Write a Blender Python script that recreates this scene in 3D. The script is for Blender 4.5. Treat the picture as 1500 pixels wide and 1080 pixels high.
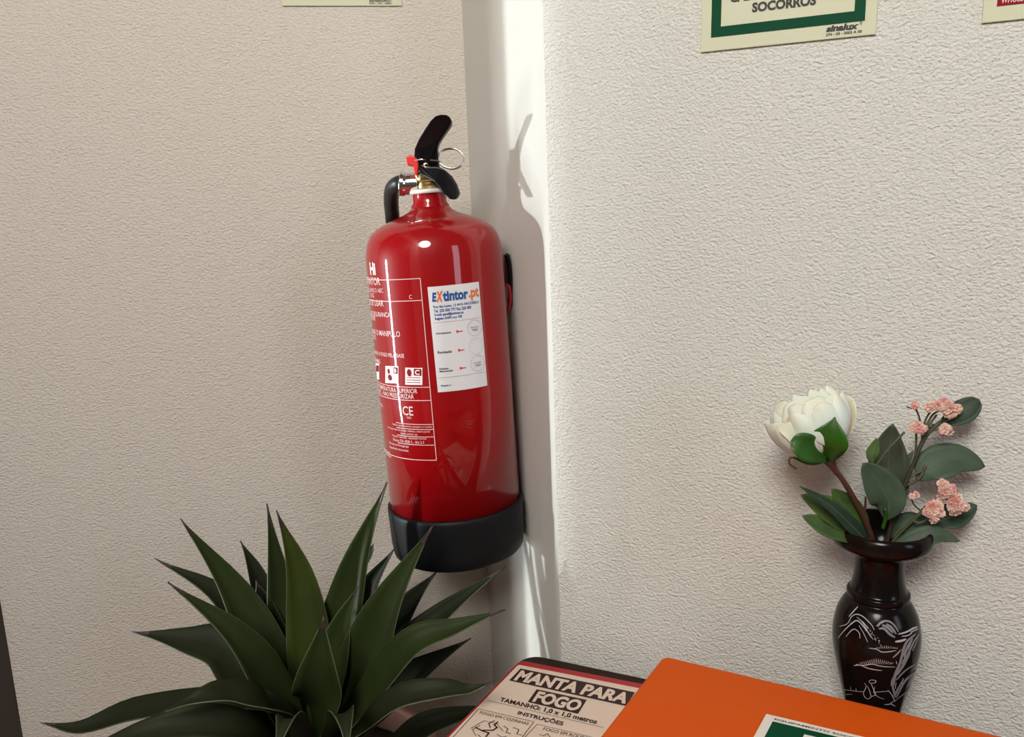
import bpy, bmesh, math, random
from mathutils import Vector, Matrix, noise
random.seed(7)
R = math.radians
scn = bpy.context.scene
C = scn.collection
for o in list(bpy.data.objects): bpy.data.objects.remove(o)

# ---------------- camera ----------------
FPX, PITCH, ROLL, CH = 1150.0, R(10.4), R(2.19), 1.29
cF = Vector((0, math.cos(PITCH), -math.sin(PITCH)))
U0 = Vector((0, math.sin(PITCH), math.cos(PITCH))); R0 = Vector((1, 0, 0))
cR = R0*math.cos(ROLL) - U0*math.sin(ROLL)
cU = U0*math.cos(ROLL) + R0*math.sin(ROLL)
CAM = Vector((0, 0, CH))
cd = bpy.data.cameras.new('camera'); cam = bpy.data.objects.new('camera', cd); C.objects.link(cam)
cd.sensor_width = 36.0; cd.lens = FPX/1500*36.0; cd.clip_start = 0.02
m3 = Matrix((cR, cU, -cF)).transposed()
cam.matrix_world = Matrix.Translation(CAM) @ m3.to_4x4()
scn.camera = cam

# ---------------- world, lights, exposure ----------------
w = bpy.data.worlds.new('world'); scn.world = w; w.use_nodes = True
bg = w.node_tree.nodes['Background']; bg.inputs[0].default_value = (1.0, 0.90, 0.79, 1); bg.inputs[1].default_value = 0.08
def light(name, kind, loc, rot_dir, energy, col, **kw):
    l = bpy.data.lights.new(name, kind); l.energy = energy; l.color = col
    for k, v in kw.items(): setattr(l, k, v)
    o = bpy.data.objects.new(name, l); C.objects.link(o); o.location = loc
    o.rotation_euler = Vector(rot_dir).to_track_quat('-Z', 'Y').to_euler(); return o
# low sun entering through the doorway on the far left, grazing the left wall
light('sun', 'SUN', (-3, .4, 1.5), (1, .14, -.004), 2.2, (.86, .98, 1.0), angle=R(1.6))
# daylight from the room's windows behind the camera
light('window_light', 'AREA', (-.45, -.9, 2.35), (.35, 1, -.62), 35, (1, .968, .915), shape='DISK', size=.7)
light('rear_window_light', 'AREA', (1.7, -1.2, 1.75), (-.8, 1, -.2), 8.5, (.82, .87, 1), shape='RECTANGLE', size=.5, size_y=1.2)
# bright daylight outside the doorway on the left, past the added door leaf
light('outdoor_light', 'AREA', (-2.6, .50, .68), (1, .14, 0), 34, (.95, .99, 1), shape='RECTANGLE', size=.16, size_y=1.35)
vs = scn.view_settings; vs.view_transform = 'Standard'; vs.look = 'None'; vs.gamma = 1; vs.use_curve_mapping = False
vs.exposure = 0.0

# ---------------- helpers ----------------
def ray(x, y): return cF + cR*((x-750)/FPX) - cU*((y-540)/FPX)
def at_y(x, y, Y): d = ray(x, y); return CAM + d*(Y/d.y)
def at_z(x, y, z): d = ray(x, y); return CAM + d*((z-CH)/d.z)
def at_pl(x, y, p, n): d = ray(x, y); return CAM + d*((Vector(p)-CAM).dot(n)/d.dot(n))

def mat(name, col, rough=.5, metal=0, coat=0, bump=None, var=None, sss=0, spec=.5, trans=0, alpha=1):
    m = bpy.data.materials.new(name); m.use_nodes = True; nt = m.node_tree; b = nt.nodes['Principled BSDF']
    b.inputs['Base Color'].default_value = (*col, 1); b.inputs['Roughness'].default_value = rough
    b.inputs['Metallic'].default_value = metal; b.inputs['Coat Weight'].default_value = coat
    b.inputs['Coat Roughness'].default_value = .04
    b.inputs['Specular IOR Level'].default_value = spec
    b.inputs['Transmission Weight'].default_value = trans; b.inputs['Alpha'].default_value = alpha
    if sss: b.inputs['Subsurface Weight'].default_value = sss; b.inputs['Subsurface Scale'].default_value = .01
    tc = nt.nodes.new('ShaderNodeTexCoord')
    if var:
        scale, col2, stretch = var
        mp = nt.nodes.new('ShaderNodeMapping'); mp.inputs['Scale'].default_value = stretch
        nz = nt.nodes.new('ShaderNodeTexNoise'); nz.inputs['Scale'].default_value = scale; nz.inputs['Detail'].default_value = 4
        mx = nt.nodes.new('ShaderNodeMix'); mx.data_type = 'RGBA'
        rp = nt.nodes.new('ShaderNodeMapRange'); rp.inputs[1].default_value = .35; rp.inputs[2].default_value = .68
        mx.inputs[6].default_value = (*col, 1); mx.inputs[7].default_value = (*col2, 1)
        nt.links.new(tc.outputs['Object'], mp.inputs[0]); nt.links.new(mp.outputs[0], nz.inputs['Vector'])
        nt.links.new(nz.outputs[0], rp.inputs[0]); nt.links.new(rp.outputs[0], mx.inputs[0]); nt.links.new(mx.outputs[2], b.inputs['Base Color'])
    if bump:
        scale, dist, stretch, det = bump
        mp = nt.nodes.new('ShaderNodeMapping'); mp.inputs['Scale'].default_value = stretch
        nz = nt.nodes.new('ShaderNodeTexNoise'); nz.inputs['Scale'].default_value = scale; nz.inputs['Detail'].default_value = det
        nz.inputs['Distortion'].default_value = .25
        bp = nt.nodes.new('ShaderNodeBump'); bp.inputs['Distance'].default_value = dist; bp.inputs['Strength'].default_value = 1
        nt.links.new(tc.outputs['Object'], mp.inputs[0]); nt.links.new(mp.outputs[0], nz.inputs['Vector'])
        nt.links.new(nz.outputs[0], bp.inputs['Height']); nt.links.new(bp.outputs[0], b.inputs['Normal'])
    return m

def tag(o, label=None, cat=None, group=None, kind=None):
    if label: o['label'] = label
    if cat: o['category'] = cat
    if group: o['group'] = group
    if kind: o['kind'] = kind
    return o
def empty(name, loc, rot=(0, 0, 0)):
    o = bpy.data.objects.new(name, None); C.objects.link(o); o.location = loc; o.rotation_euler = rot
    o.empty_display_size = .03
    return o
def root_m(o):
    ms = []
    while o is not None:
        ms.append(Matrix.LocRotScale(o.location, o.rotation_euler, o.scale)); o = o.parent
    M = Matrix.Identity(4)
    for x in reversed(ms): M = M @ x
    return M
def obj(name, verts, faces, m, parent=None, world=True, smooth=True, bevel=0, seg=2, sub=0, solid=0, mats=None):
    """world=True: verts are world coordinates and get moved into the parent's frame"""
    if parent is not None and world:
        I = root_m(parent).inverted(); verts = [I @ Vector(v) for v in verts]
    me = bpy.data.meshes.new(name); me.from_pydata([tuple(v) for v in verts], [], faces); me.update()
    bm = bmesh.new(); bm.from_mesh(me); bmesh.ops.recalc_face_normals(bm, faces=bm.faces); bm.to_mesh(me); bm.free()
    for p in me.polygons: p.use_smooth = smooth
    me.materials.append(m)
    o = bpy.data.objects.new(name, me); C.objects.link(o)
    if parent is not None: o.parent = parent
    if solid: s = o.modifiers.new('s', 'SOLIDIFY'); s.thickness = solid; s.offset = 0
    if bevel:
        b = o.modifiers.new('b', 'BEVEL'); b.width = bevel; b.segments = seg; b.limit_method = 'ANGLE'; b.angle_limit = R(35)
    if sub: s = o.modifiers.new('u', 'SUBSURF'); s.levels = sub; s.render_levels = sub
    return o
def prism(pts, lo, hi):
    """pts: list of Vector; extruded between offset vectors lo and hi"""
    n = len(pts); v = [Vector(p)+Vector(lo) for p in pts]+[Vector(p)+Vector(hi) for p in pts]
    f = [tuple(range(n))[::-1], tuple(range(n, 2*n))]+[(i, (i+1) % n, n+(i+1) % n, n+i) for i in range(n)]
    return v, f
def box(x0, x1, y0, y1, z0, z1):
    return prism([(x0, y0, 0), (x1, y0, 0), (x1, y1, 0), (x0, y1, 0)], (0, 0, z0), (0, 0, z1))
def join(*parts):
    V, Fc = [], []
    for v, f in parts:
        k = len(V); V += list(v); Fc += [tuple(i+k for i in q) for q in f]
    return V, Fc
def lathe(prof, n=64, cap=True):
    V, Fc = [], []
    for r, z in prof:
        for i in range(n):
            a = 2*math.pi*i/n; V.append((r*math.cos(a), r*math.sin(a), z))
    for j in range(len(prof)-1):
        for i in range(n):
            k = (i+1) % n; Fc.append((j*n+i, j*n+k, (j+1)*n+k, (j+1)*n+i))
    if cap:
        Fc.append(tuple(range(n))[::-1]); Fc.append(tuple((len(prof)-1)*n+i for i in range(n)))
    return V, Fc
def spline(P, n):
    P = [Vector(p) for p in P]
    if len(P) == 2: return [P[0].lerp(P[1], i/n) for i in range(n+1)]
    Q = [P[0]*2-P[1]]+P+[P[-1]*2-P[-2]]; out = []
    seg = len(P)-1
    for i in range(n+1):
        t = i/n*seg; k = min(int(t), seg-1); t -= k
        a, b, c, d = Q[k:k+4]
        out.append(.5*((2*b)+(c-a)*t+(2*a-5*b+4*c-d)*t*t+(3*b-a-3*c+d)*t**3))
    return out
def tube(P, r, n=24, m=8, smoothpath=True, closed=False):
    S = spline(P, n) if smoothpath else [Vector(p) for p in P]
    V, Fc = [], []; up = Vector((0.13, .31, .94)); L = len(S)
    for i, p in enumerate(S):
        if closed: t = (S[(i+1) % L]-S[i-1]).normalized()
        else: t = (S[min(i+1, L-1)]-S[max(i-1, 0)]).normalized()
        a = t.cross(up).normalized(); b = a.cross(t).normalized(); up = b
        rr = r(i/(L-1)) if callable(r) else r
        for k in range(m):
            q = 2*math.pi*k/m; V.append(p+a*rr*math.cos(q)+b*rr*math.sin(q))
    for i in range(L if closed else L-1):
        for k in range(m):
            j = (i+1) % L
            Fc.append((i*m+k, i*m+(k+1) % m, j*m+(k+1) % m, j*m+k))
    if not closed:
        Fc.append(tuple(range(m))[::-1]); Fc.append(tuple((L-1)*m+k for k in range(m)))
    return V, Fc

# text -> flat mesh data normalised to its bounding box
_tc = {}
def textdata(s, shear=0, bold=0, space=1.0):
    key = (s, shear, bold, space)
    if key in _tc: return _tc[key]
    cu = bpy.data.curves.new('t', 'FONT'); cu.body = s; cu.shear = shear; cu.offset = bold; cu.resolution_u = 3
    cu.space_character = space; cu.fill_mode = 'FRONT'
    ob = bpy.data.objects.new('t', cu); C.objects.link(ob)
    dg = bpy.context.evaluated_depsgraph_get(); ev = ob.evaluated_get(dg)
    me = bpy.data.meshes.new_from_object(ev)
    V = [tuple(v.co) for v in me.vertices]; Fc = [tuple(p.vertices) for p in me.polygons]
    bpy.data.objects.remove(ob); bpy.data.curves.remove(cu); bpy.data.meshes.remove(me)
    xs = [v[0] for v in V]; ys = [v[1] for v in V]
    x0, x1, y0, y1 = min(xs), max(xs), min(ys), max(ys)
    out = ([((v[0]-x0)/(x1-x0), (v[1]-y0)/(y1-y0)) for v in V], Fc, (x1-x0)/(y1-y0))
    _tc[key] = out; return out
def bil(q, u, v):
    """q = TL,TR,BR,BL ; u right, v down"""
    return q[0]*((1-u)*(1-v))+q[1]*(u*(1-v))+q[2]*(u*v)+q[3]*((1-u)*v)
def quad_text(s, q, **k):
    uv, F_, a = textdata(s, **k)
    return [bil(q, u, 1-v) for u, v in uv], F_
def quad_fill(q): return list(q), [(0, 1, 2, 3)]
def quad_lines(pts, wd, n):
    """flat ribbon following pts on a plane of normal n"""
    out = []
    for a, b in zip(pts[:-1], pts[1:]):
        d = (b-a)
        if d.length < 1e-9: continue
        s = d.cross(n).normalized()*wd/2; e = d.normalized()*wd/2
        out.append(([a-s-e, b-s+e, b+s+e, a+s-e], [(0, 1, 2, 3)]))
    return join(*out)

# ---------------- materials ----------------
M = {}
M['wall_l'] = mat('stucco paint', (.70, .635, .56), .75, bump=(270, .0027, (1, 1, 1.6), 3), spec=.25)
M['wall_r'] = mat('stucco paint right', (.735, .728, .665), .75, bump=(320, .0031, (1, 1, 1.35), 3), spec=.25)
M['trim'] = mat('smooth corner paint', (.62, .60, .555), .55, bump=(28, .0012, (1, 1, .5), 2), spec=.3)
M['floor'] = mat('floor wood', (.22, .13, .08), .45, var=(9, (.30, .18, .11), (1, 8, 1)))
M['frame'] = mat('dark wood frame', (.018, .008, .006), .4, var=(14, (.03, .013, .009), (1, 1, .1)))
M['table'] = mat('dark wood top', (.022, .010, .006), .5, var=(12, (.034, .016, .010), (1, 6, 1)), spec=.2)
M['red'] = mat('red enamel', (.30, .002, .004), .4, coat=.85, spec=.12)
M['boot'] = mat('black rubber', (.005, .006, .007), .5, spec=.22)
M['blackp'] = mat('black plastic', (.004, .004, .005), .33, spec=.25)
M['hose'] = mat('black hose', (.01, .01, .01), .4)
M['chrome'] = mat('chrome', (.75, .74, .70), .15, metal=1)
M['brass'] = mat('brass', (.50, .36, .16), .28, metal=1)
M['steel'] = mat('grey steel', (.35, .33, .30), .3, metal=1)
M['seal'] = mat('red plastic', (.70, .015, .012), .35)
M['white_ring'] = mat('clear white plastic', (.75, .74, .70), .3)
M['wprint'] = mat('white print', (.72, .50, .48), .5)
M['wprint2'] = mat('pale print', (.80, .72, .70), .5)
M['sticker'] = mat('sticker paper', (.74, .73, .74), .4)
M['ink'] = mat('black ink', (.02, .018, .02), .6)
M['grey'] = mat('grey ink', (.36, .36, .38), .6)
M['blue'] = mat('blue ink', (.01, .08, .28), .5)
M['orange_ink'] = mat('orange ink', (.75, .16, .03), .5)
M['redprint'] = mat('red print', (.26, .004, .012), .5, spec=.1)
M['lumi'] = mat('photoluminescent panel', (.63, .63, .45), .5, spec=.2)
M['green'] = mat('sign green', (.001, .060, .025), .5, spec=.08)
M['orange'] = mat('orange plastic', (.68, .092, .004), .5, bump=(400, .0002, (1, 1, 1), 1), spec=.15)
M['cream'] = mat('cream label', (.80, .64, .52), .55)
M['pack'] = mat('red pouch', (.45, .015, .02), .35)
M['inkb'] = mat('brown black ink', (.035, .012, .01), .6)
M['stickerw'] = mat('white sticker', (.82, .76, .68), .5)
M['vase'] = mat('black glaze', (.006, .0045, .004), .17, coat=0, spec=.17, var=(20, (.010, .006, .005), (1, 1, .4)))
M['vprint'] = mat('vase silver paint', (.42, .42, .44), .5)
M['vprint_d'] = mat('vase grey paint', (.20, .20, .21), .5)
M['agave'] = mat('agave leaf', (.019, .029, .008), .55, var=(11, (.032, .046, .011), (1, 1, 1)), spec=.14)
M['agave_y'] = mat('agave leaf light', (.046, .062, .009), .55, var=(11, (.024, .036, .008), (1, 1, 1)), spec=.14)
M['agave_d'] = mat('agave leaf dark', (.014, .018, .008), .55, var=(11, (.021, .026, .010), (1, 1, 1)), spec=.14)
M['agave_edge'] = mat('agave margin', (.10, .12, .06), .5)
M['agave_tip'] = mat('agave tip brown', (.035, .02, .016), .5)
M['terra'] = mat('terracotta', (.36, .17, .12), .7, bump=(60, .0005, (1, 1, 1), 2))
M['soil'] = mat('soil', (.03, .02, .014), .95, bump=(90, .004, (1, 1, 1), 3))
M['petal'] = mat('cream petals', (.90, .81, .60), .75, sss=.3, var=(30, (.93, .89, .79), (1, 1, 1)), spec=.15)
M['sepal'] = mat('bright green sepal', (.020, .12, .005), .45, var=(50, (.03, .07, .008), (1, 1, 1)))
M['leaf_l'] = mat('light green leaf', (.07, .125, .022), .5, var=(50, (.03, .07, .018), (1, 1, 1)))
M['leaf_g'] = mat('grey green leaf', (.050, .086, .045), .6, var=(50, (.032, .06, .031), (1, 1, 1)))
M['leaf_d'] = mat('dark green leaf', (.013, .036, .016), .6, var=(50, (.020, .046, .022), (1, 1, 1)))
M['leaf_o'] = mat('olive leaf', (.036, .048, .026), .55, var=(50, (.055, .07, .04), (1, 1, 1)))
M['stem_b'] = mat('brown stem', (.075, .028, .016), .55)
M['stem_g'] = mat('olive stem', (.075, .075, .03), .55)
M['stem_o'] = mat('dark olive stem', (.040, .030, .016), .6)
M['vein'] = mat('leaf vein', (.13, .15, .09), .6)
M['pink'] = mat('pink floret', (.84, .53, .43), .75, sss=.2, var=(130, (.90, .66, .56), (1, 1, 1)))
M['pink_d'] = mat('deep pink floret', (.78, .32, .30), .75, sss=.2, var=(130, (.88, .56, .47), (1, 1, 1)))

# ---------------- the setting ----------------
A = at_y(683, 150, 1.075); B = at_y(799, 150, .84)
A = Vector((A.x, A.y, 0)); B = Vector((B.x, B.y, 0))
al = R(6); dl = Vector((math.cos(al), math.sin(al), 0)); nl = Vector((math.sin(al), -math.cos(al), 0))
ar = R(25); dr = Vector((math.cos(ar), -math.sin(ar), 0)); nr = Vector((-math.sin(ar), -math.cos(ar), 0))
def wallbox(name, P, Q, n, m, h=2.6, th=.1):
    pts = [P, Q, Q-n*th, P-n*th]
    o = obj(name, *prism(pts, (0, 0, 0), (0, 0, h)), m, smooth=False); o['kind'] = 'structure'; return o
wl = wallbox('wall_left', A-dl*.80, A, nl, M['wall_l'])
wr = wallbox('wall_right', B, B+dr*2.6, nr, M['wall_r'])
# smooth splayed corner strip with softly rounded outer arris
bd = (B-A).normalized(); nb = Vector((bd.y, -bd.x, 0))
pts = [A]
for i in range(7):
    t = i/6; p = (B-bd*.012).lerp(B, t).lerp(B.lerp(B+dr*.010, t), t); pts.append(p)
pts += [B+dr*.010-nr*.001, B-nr*.09, A-nl*.09]
tr = obj('trim_1', *prism(pts, (0, 0, 0), (0, 0, 2.6)), M['trim']); tr['kind'] = 'structure'
for p in tr.data.polygons: p.use_smooth = False
fl = obj('floor', *box(-3.4, 2.8, -2.6, 2.0, -.05, 0), M['floor'], smooth=False); fl['kind'] = 'structure'
# doorway in the wall to the left: dark jamb against the left wall, unseen door leaf added to narrow the sun beam
e = at_pl(17, 980, A, nl); fx = e.x
df = obj('door_1', *box(fx-.14, fx, .838, 1.12, 0, 2.1), M['frame'], smooth=False, bevel=.003); df['kind'] = 'structure'
obj('added_door_leaf', *box(fx-.135, fx-.095, -.10, .712, .01, 2.08), M['frame'], df, smooth=False, bevel=.003)
for zz0, zz1 in ((.15, .95), (1.05, 1.95)):
    obj('added_door_panel', *box(fx-.096, fx-.088, .02, .68, zz0, zz1), M['frame'], df, smooth=False, bevel=.004)
wf_ = obj('wall_far_left', *join(box(fx-.16, fx-.08, -2.6, -.10, 0, 2.6), box(fx-.16, fx-.08, -.10, 1.12, 2.1, 2.6)), M['wall_l'], smooth=False); wf_['kind'] = 'structure'

# ---------------- table ----------------
TZ = .79
TL = at_z(771, 957, TZ); tE = dr; tG = nr
TL = B+tE*((TL-B).dot(tE)) + tG*.004; TL.z = 0
left = at_z(652, 1083, TZ)
gdir = (Vector((left.x, left.y, 0))-TL).normalized()
def rounded(P, E, G, w_, d_, r, k=6):
    out = []
    for (cx, cy, sa) in ((r, r, 180), (w_-r, r, 270), (w_-r, d_-r, 0), (r, d_-r, 90)):
        for i in range(k+1):
            a = R(sa+90*i/k); out.append(P+E*(cx+r*math.cos(a))+G*(cy+r*math.sin(a)))
    return out
tb = empty('side_table', TL+tE*.35+tG*.22)
tag(tb, 'dark wooden table top with a rounded corner under the blanket pouch and orange case', 'table')
obj('tabletop', *prism(rounded(TL, tE, gdir, .95, .46, .022), (0, 0, TZ-.028), (0, 0, TZ)), M['table'], tb, smooth=False, bevel=.003)
for cx, cy in ((.06, .05), (.89, .05), (.06, .41), (.89, .41)):
    p = TL+tE*cx+gdir*cy
    obj('leg', *prism([p-tE*.02-tG*.02, p+tE*.02-tG*.02, p+tE*.02+tG*.02, p-tE*.02+tG*.02], (0, 0, 0), (0, 0, TZ-.028)), M['table'], tb, smooth=False, bevel=.003)

# ---------------- fire blanket pouch ----------------
PZ = TZ+.016
def pz(x, y, dz=0): return at_z(x, y, PZ+dz)
c0 = pz(761.5, 967); cR_ = pz(941, 1001.5); cL = pz(652, 1080.5)
pE = (cR_-c0).normalized(); pG = (cL-c0).normalized()
pk = empty('fire_blanket', Vector((c0.x, c0.y, TZ))+pE*.1+pG*.12)
tag(pk, 'flat red fire blanket pouch with cream instruction label lying half under the orange case', 'fire blanket')
c0b = Vector((c0.x, c0.y, 0))
obj('pouch', *prism(rounded(c0b, pE, pG, .235, .24, .006), (0, 0, TZ+.0005), (0, 0, PZ)), M['pack'], pk, smooth=False, bevel=.0015)
q0 = pz(760.5, 973.5); 
lab = rounded(c0b+pE*.0035+pG*.0105, pE, pG, .228, .226, .003)
lb = obj('label_sheet', *prism(lab, (0, 0, PZ), (0, 0, PZ+.0006)), M['cream'], pk, smooth=False)
UPZ = Vector((0, 0, 1)); LZ = .0010
def plq(*ps): return [pz(x, y, LZ) for x, y in ps]
def plt(s, *ps, **k): return quad_text(s, [pz(x, y, LZ+.0003) for x, y in ps], **k)
# black title bars with reversed-out lettering
bars = join(quad_fill(plq((762.6, 979.5), (930, 1014.5), (917, 1034.5), (745.8, 997))),
            quad_fill(plq((786, 1010), (859.5, 1025.5), (846.7, 1046), (773, 1028.5))))
obj('title_bar', *bars, M['inkb'], lb, smooth=False)
obj('title_lettering', *join(plt('MANTA PARA', (764, 982), (926, 1016.5), (916, 1031.5), (752, 996.5), bold=.045),
    plt('FOGO', (789.5, 1012.5), (856, 1027), (845, 1043), (779, 1028), bold=.045)), M['cream'], lb, smooth=False)
t1 = [plt('TAMANHO: 1,0 x 1,0 metros', (734, 1021.5), (876.5, 1054.5), (872.5, 1062), (731, 1028.5), bold=.03),
      plt('INSTRUÇÕES', (760.5, 1040.5), (827, 1056.5), (823.5, 1064.5), (757, 1047.5), bold=.03),
      plt('FOGO EM COZINHAS', (704.5, 1042), (775.5, 1058.5), (773.5, 1062.5), (702, 1045.5)),
      plt('FOGO EM ROUPA', (797.5, 1065.5), (862, 1080), (860, 1085), (795, 1069.5))]
def pl_line(wd, *ps): return quad_lines([pz(x, y, LZ+.0003) for x, y in ps], wd, UPZ)
t1 += [pl_line(.0005, (714, 1026), (884, 1066)),
       pl_line(.0006, (660, 1084), (701, 1038.5), (782, 1057.5), (762, 1084)),
       pl_line(.0005, (765, 1084), (787, 1061), (875, 1082)),
       pl_line(.0006, (703, 1063), (692, 1069), (697, 1078)),
       pl_line(.0006, (690, 1067), (709, 1056), (727, 1060), (737, 1071)),
       pl_line(.0016, (697, 1066), (707, 1071), (716, 1074), (712, 1079)),
       pl_line(.0016, (708, 1070), (722, 1070), (728, 1066), (724, 1062), (729, 1058)),
       pl_line(.0010, (718, 1066), (716, 1060), (724, 1056)),
       pl_line(.0008, (738, 1064), (744, 1068), (741, 1073), (748, 1075)),
       pl_line(.0008, (752, 1066), (760, 1069), (757, 1075), (764, 1077)),
       pl_line(.0007, (700, 1076), (706, 1082)), pl_line(.0007, (728, 1076), (735, 1080), (742, 1079)),
       pl_line(.0007, (790, 1076), (796, 1078), (802, 1075), (806, 1080))]
obj('lettering', *join(*t1), M['inkb'], lb, smooth=False)

# ---------------- orange case ----------------
OZ = .875
o0 = at_z(972, 960, OZ); oe = (at_z(1500, 1085.5, OZ)-o0).normalized(); og = (at_z(877, 1081, OZ)-o0).normalized()
oc = empty('first_aid_case', Vector((o0.x, o0.y, TZ))+oe*.18+og*.12)
tag(oc, 'orange plastic case with green and white sticker on the table before the vase', 'case')
o0b = Vector((o0.x, o0.y, 0))
obj('lid', *prism(rounded(o0b, oe, og, .40, .27, .008), (0, 0, OZ-.03), (0, 0, OZ)), M['orange'], oc, smooth=False, bevel=.003, seg=3)
obj('tray', *prism(rounded(o0b+oe*.003+og*.003, oe, og, .394, .264, .008), (0, 0, PZ+.0022), (0, 0, OZ-.0315)), M['orange'], oc, smooth=False, bevel=.002)
for ux, uy in ((.34, .03), (.34, .24)):
    p = o0b+oe*ux+og*uy
    obj('foot', *prism(rounded(p, oe, og, .03, .02, .005), (0, 0, TZ+.0003), (0, 0, PZ+.0022)), M['blackp'], oc, smooth=False)
for k in (.09, .28):
    p = o0b+oe*k+og*.268
    obj('latch', *prism([p, p+oe*.035, p+oe*.035+og*.009, p+og*.009], (0, 0, OZ-.052), (0, 0, OZ-.012)), M['blackp'], oc, smooth=False, bevel=.002)
s0 = at_z(1122.5, 1047, OZ); sE = (at_z(1262, 1080, OZ)-s0).normalized(); sG = (at_z(1104, 1081, OZ)-s0).normalized()
def sq(u0, v0, u1, v1, dz): return [s0+sE*u+sG*v+UPZ*dz for u, v in ((u0, v0), (u1, v0), (u1, v1), (u0, v1))]
st = obj('sticker', *prism([p-UPZ*(OZ) for p in sq(0, 0, .15, .15, 0)], (0, 0, OZ), (0, 0, OZ+.0006)), M['stickerw'], oc, smooth=False)
obj('green_field', *quad_fill(sq(.0075, .0085, .143, .143, .0008)), M['green'], st, smooth=False)
obj('white_cross', *join(quad_fill(sq(.034, .016, .118, .09, .001))), M['stickerw'], st, smooth=False)
obj('cross_print', *join(quad_fill(sq(.067, .026, .085, .08, .0012)), quad_fill(sq(.049, .044, .067, .062, .0012)), quad_fill(sq(.085, .044, .103, .062, .0012))), M['green'], st, smooth=False)
obj('lettering', *quad_text('EQUIPAMENTO SOCORROS DE EMERGÊNCIA', sq(.008, .0032, .135, .0066, .001), bold=.02), M['ink'], st, smooth=False)
obj('lettering', *quad_text('PRIMEIROS SOCORROS', sq(.03, .105, .122, .118, .0012), bold=.02), M['stickerw'], st, smooth=False)

# ---------------- signs ----------------
def sign(name, label, cat, bl, br, h, n, th=.002):
    E_ = (br-bl); U = n.cross(E_).normalized()
    if U.z < 0: U = -U
    U = (Vector((0, 0, 1))-E_.normalized()*E_.normalized().z).normalized()
    r_ = empty(name, bl+E_*.5); tag(r_, label, cat)
    bl = bl+n*.0005; 
    obj('panel', *prism([bl, bl+E_, bl+E_+U*h, bl+U*h], (0, 0, 0), n*th), M['lumi'], r_, smooth=False, bevel=.0005)
    def q(u0, v0, u1, v1, d=.0004):  # metres from the bottom-left corner, returns TL,TR,BR,BL
        e_ = E_.normalized()
        return [bl+n*(th+d)+e_*u+U*v for u, v in ((u0, v1), (u1, v1), (u1, v0), (u0, v0))]
    return r_, q, E_.length
def fr(q, u0, v0, u1, v1, t):
    return join(quad_fill(q(u0, v0, u1, v0+t)), quad_fill(q(u0, v1-t, u1, v1)), quad_fill(q(u0, v0+t, u0+t, v1-t)), quad_fill(q(u1-t, v0+t, u1, v1-t)))
bl = at_pl(1027, 77.5, B, nr); br = at_pl(1283, 51, B, nr)
s1, q, L = sign('first_aid_sign', 'cream square sign with thick green border and word SOCORROS on the textured right wall', 'sign', bl, br, .152, nr)
k = L/256
bx = fr(q, 16*k, 20.5*k, L-16*k, .140, 15*k)
obj('green_border', *bx, M['green'], s1, smooth=False)
pc = obj('pictogram_field', *quad_fill(q(.046, .062, .104, .120)), M['green'], s1, smooth=False)
obj('cross_print', *join(quad_fill(q(.069, .070, .081, .112, .0007)), quad_fill(q(.054, .085, .069, .097, .0007)), quad_fill(q(.081, .085, .096, .097, .0007))), M['lumi'], pc, smooth=False)
for td in (quad_text('SOCORROS', q(78*k, 50.5*k, 171*k, 65*k), bold=.045), quad_text('CAIXA DE PRIMEIROS', q(44*k, 69*k, 206*k, 84*k), bold=.03),
    join(quad_text('sinalux', q(187*k, 10*k, 232*k, 19.5*k), shear=.2, bold=.05), quad_text('®', q(233*k, 15.5*k, 237*k, 20*k)), quad_text('274 - 03 - 0003 A 00', q(187*k, 4.2*k, 237*k, 8.2*k), bold=.03))):
    obj('lettering', *td, M['ink'], s1, smooth=False)
bl = at_pl(1437.5, 35, B, nr); ee = (br-at_pl(1027, 77.5, B, nr)).normalized()
s2, q, L = sign('fire_hose_sign', 'cream sign with a dark red field and pale word WHOSE in the top right corner', 'sign', bl, bl+ee*.152, .152, nr)
rp = obj('red_field', *quad_fill(q(16.5*k, 20*k, .139, .139)), M['redprint'], s2, smooth=False)
obj('lettering', *quad_text('WHOSE', q(21*k, 23*k, 47*k, 30.5*k, .0007), bold=.02), M['wprint'], s2, smooth=False)
bl = at_pl(413.5, 9.3, A, nl); br = at_pl(589, 9.3, A, nl)
s3, q, L = sign('extinguisher_sign', 'cream sign on the left wall, up and left of the fire extinguisher', 'sign', bl, br, .15, nl)
obj('red_field', *quad_fill(q(.012, .022, L-.012, .138)), M['redprint'], s3, smooth=False)
obj('lettering', *join(quad_text('sinalux®', q(.108, .0045, .136, .0088), shear=.2, bold=.02), quad_text('270 - 03 - 0001', q(.108, .0018, .136, .0038), bold=.02)), M['ink'], s3, smooth=False)

# ---------------- fire extinguisher ----------------
EY = .915; ER = .08
O = at_y(673, 801, EY); T = at_y(634.5, 350, EY); tilt = math.atan2(T.x-O.x, T.z-O.z)
ex = empty('fire_extinguisher', O, (0, tilt, 0)); ex.scale = (.984, .984, .984)
tag(ex, 'red fire extinguisher with black base and lever hanging on the wall near the corner', 'fire extinguisher')
EM = root_m(ex); EI = EM.inverted()
dome = [(ER, .055), (ER, .20), (ER, .356), (.0797, .365), (.0785, .3745), (.0762, .3825), (.0720, .3905), (.0650, .397), (.0560, .402), (.0450, .4065), (.0340, .4105), (.0260, .4145), (.0215, .4200)]
obj('cylinder', *lathe(dome, 96), M['red'], ex, world=False)
boot = [(.070, .0), (.0775, .0015), (.0805, .005), (.0825, .02), (.0832, .050), (.0836, .0535), (.0836, .0600), (.0832, .0635), (.0815, .0650), (.0803, .0645)]
obj('base_boot', *lathe(boot, 96), M['boot'], ex, world=False)
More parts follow.
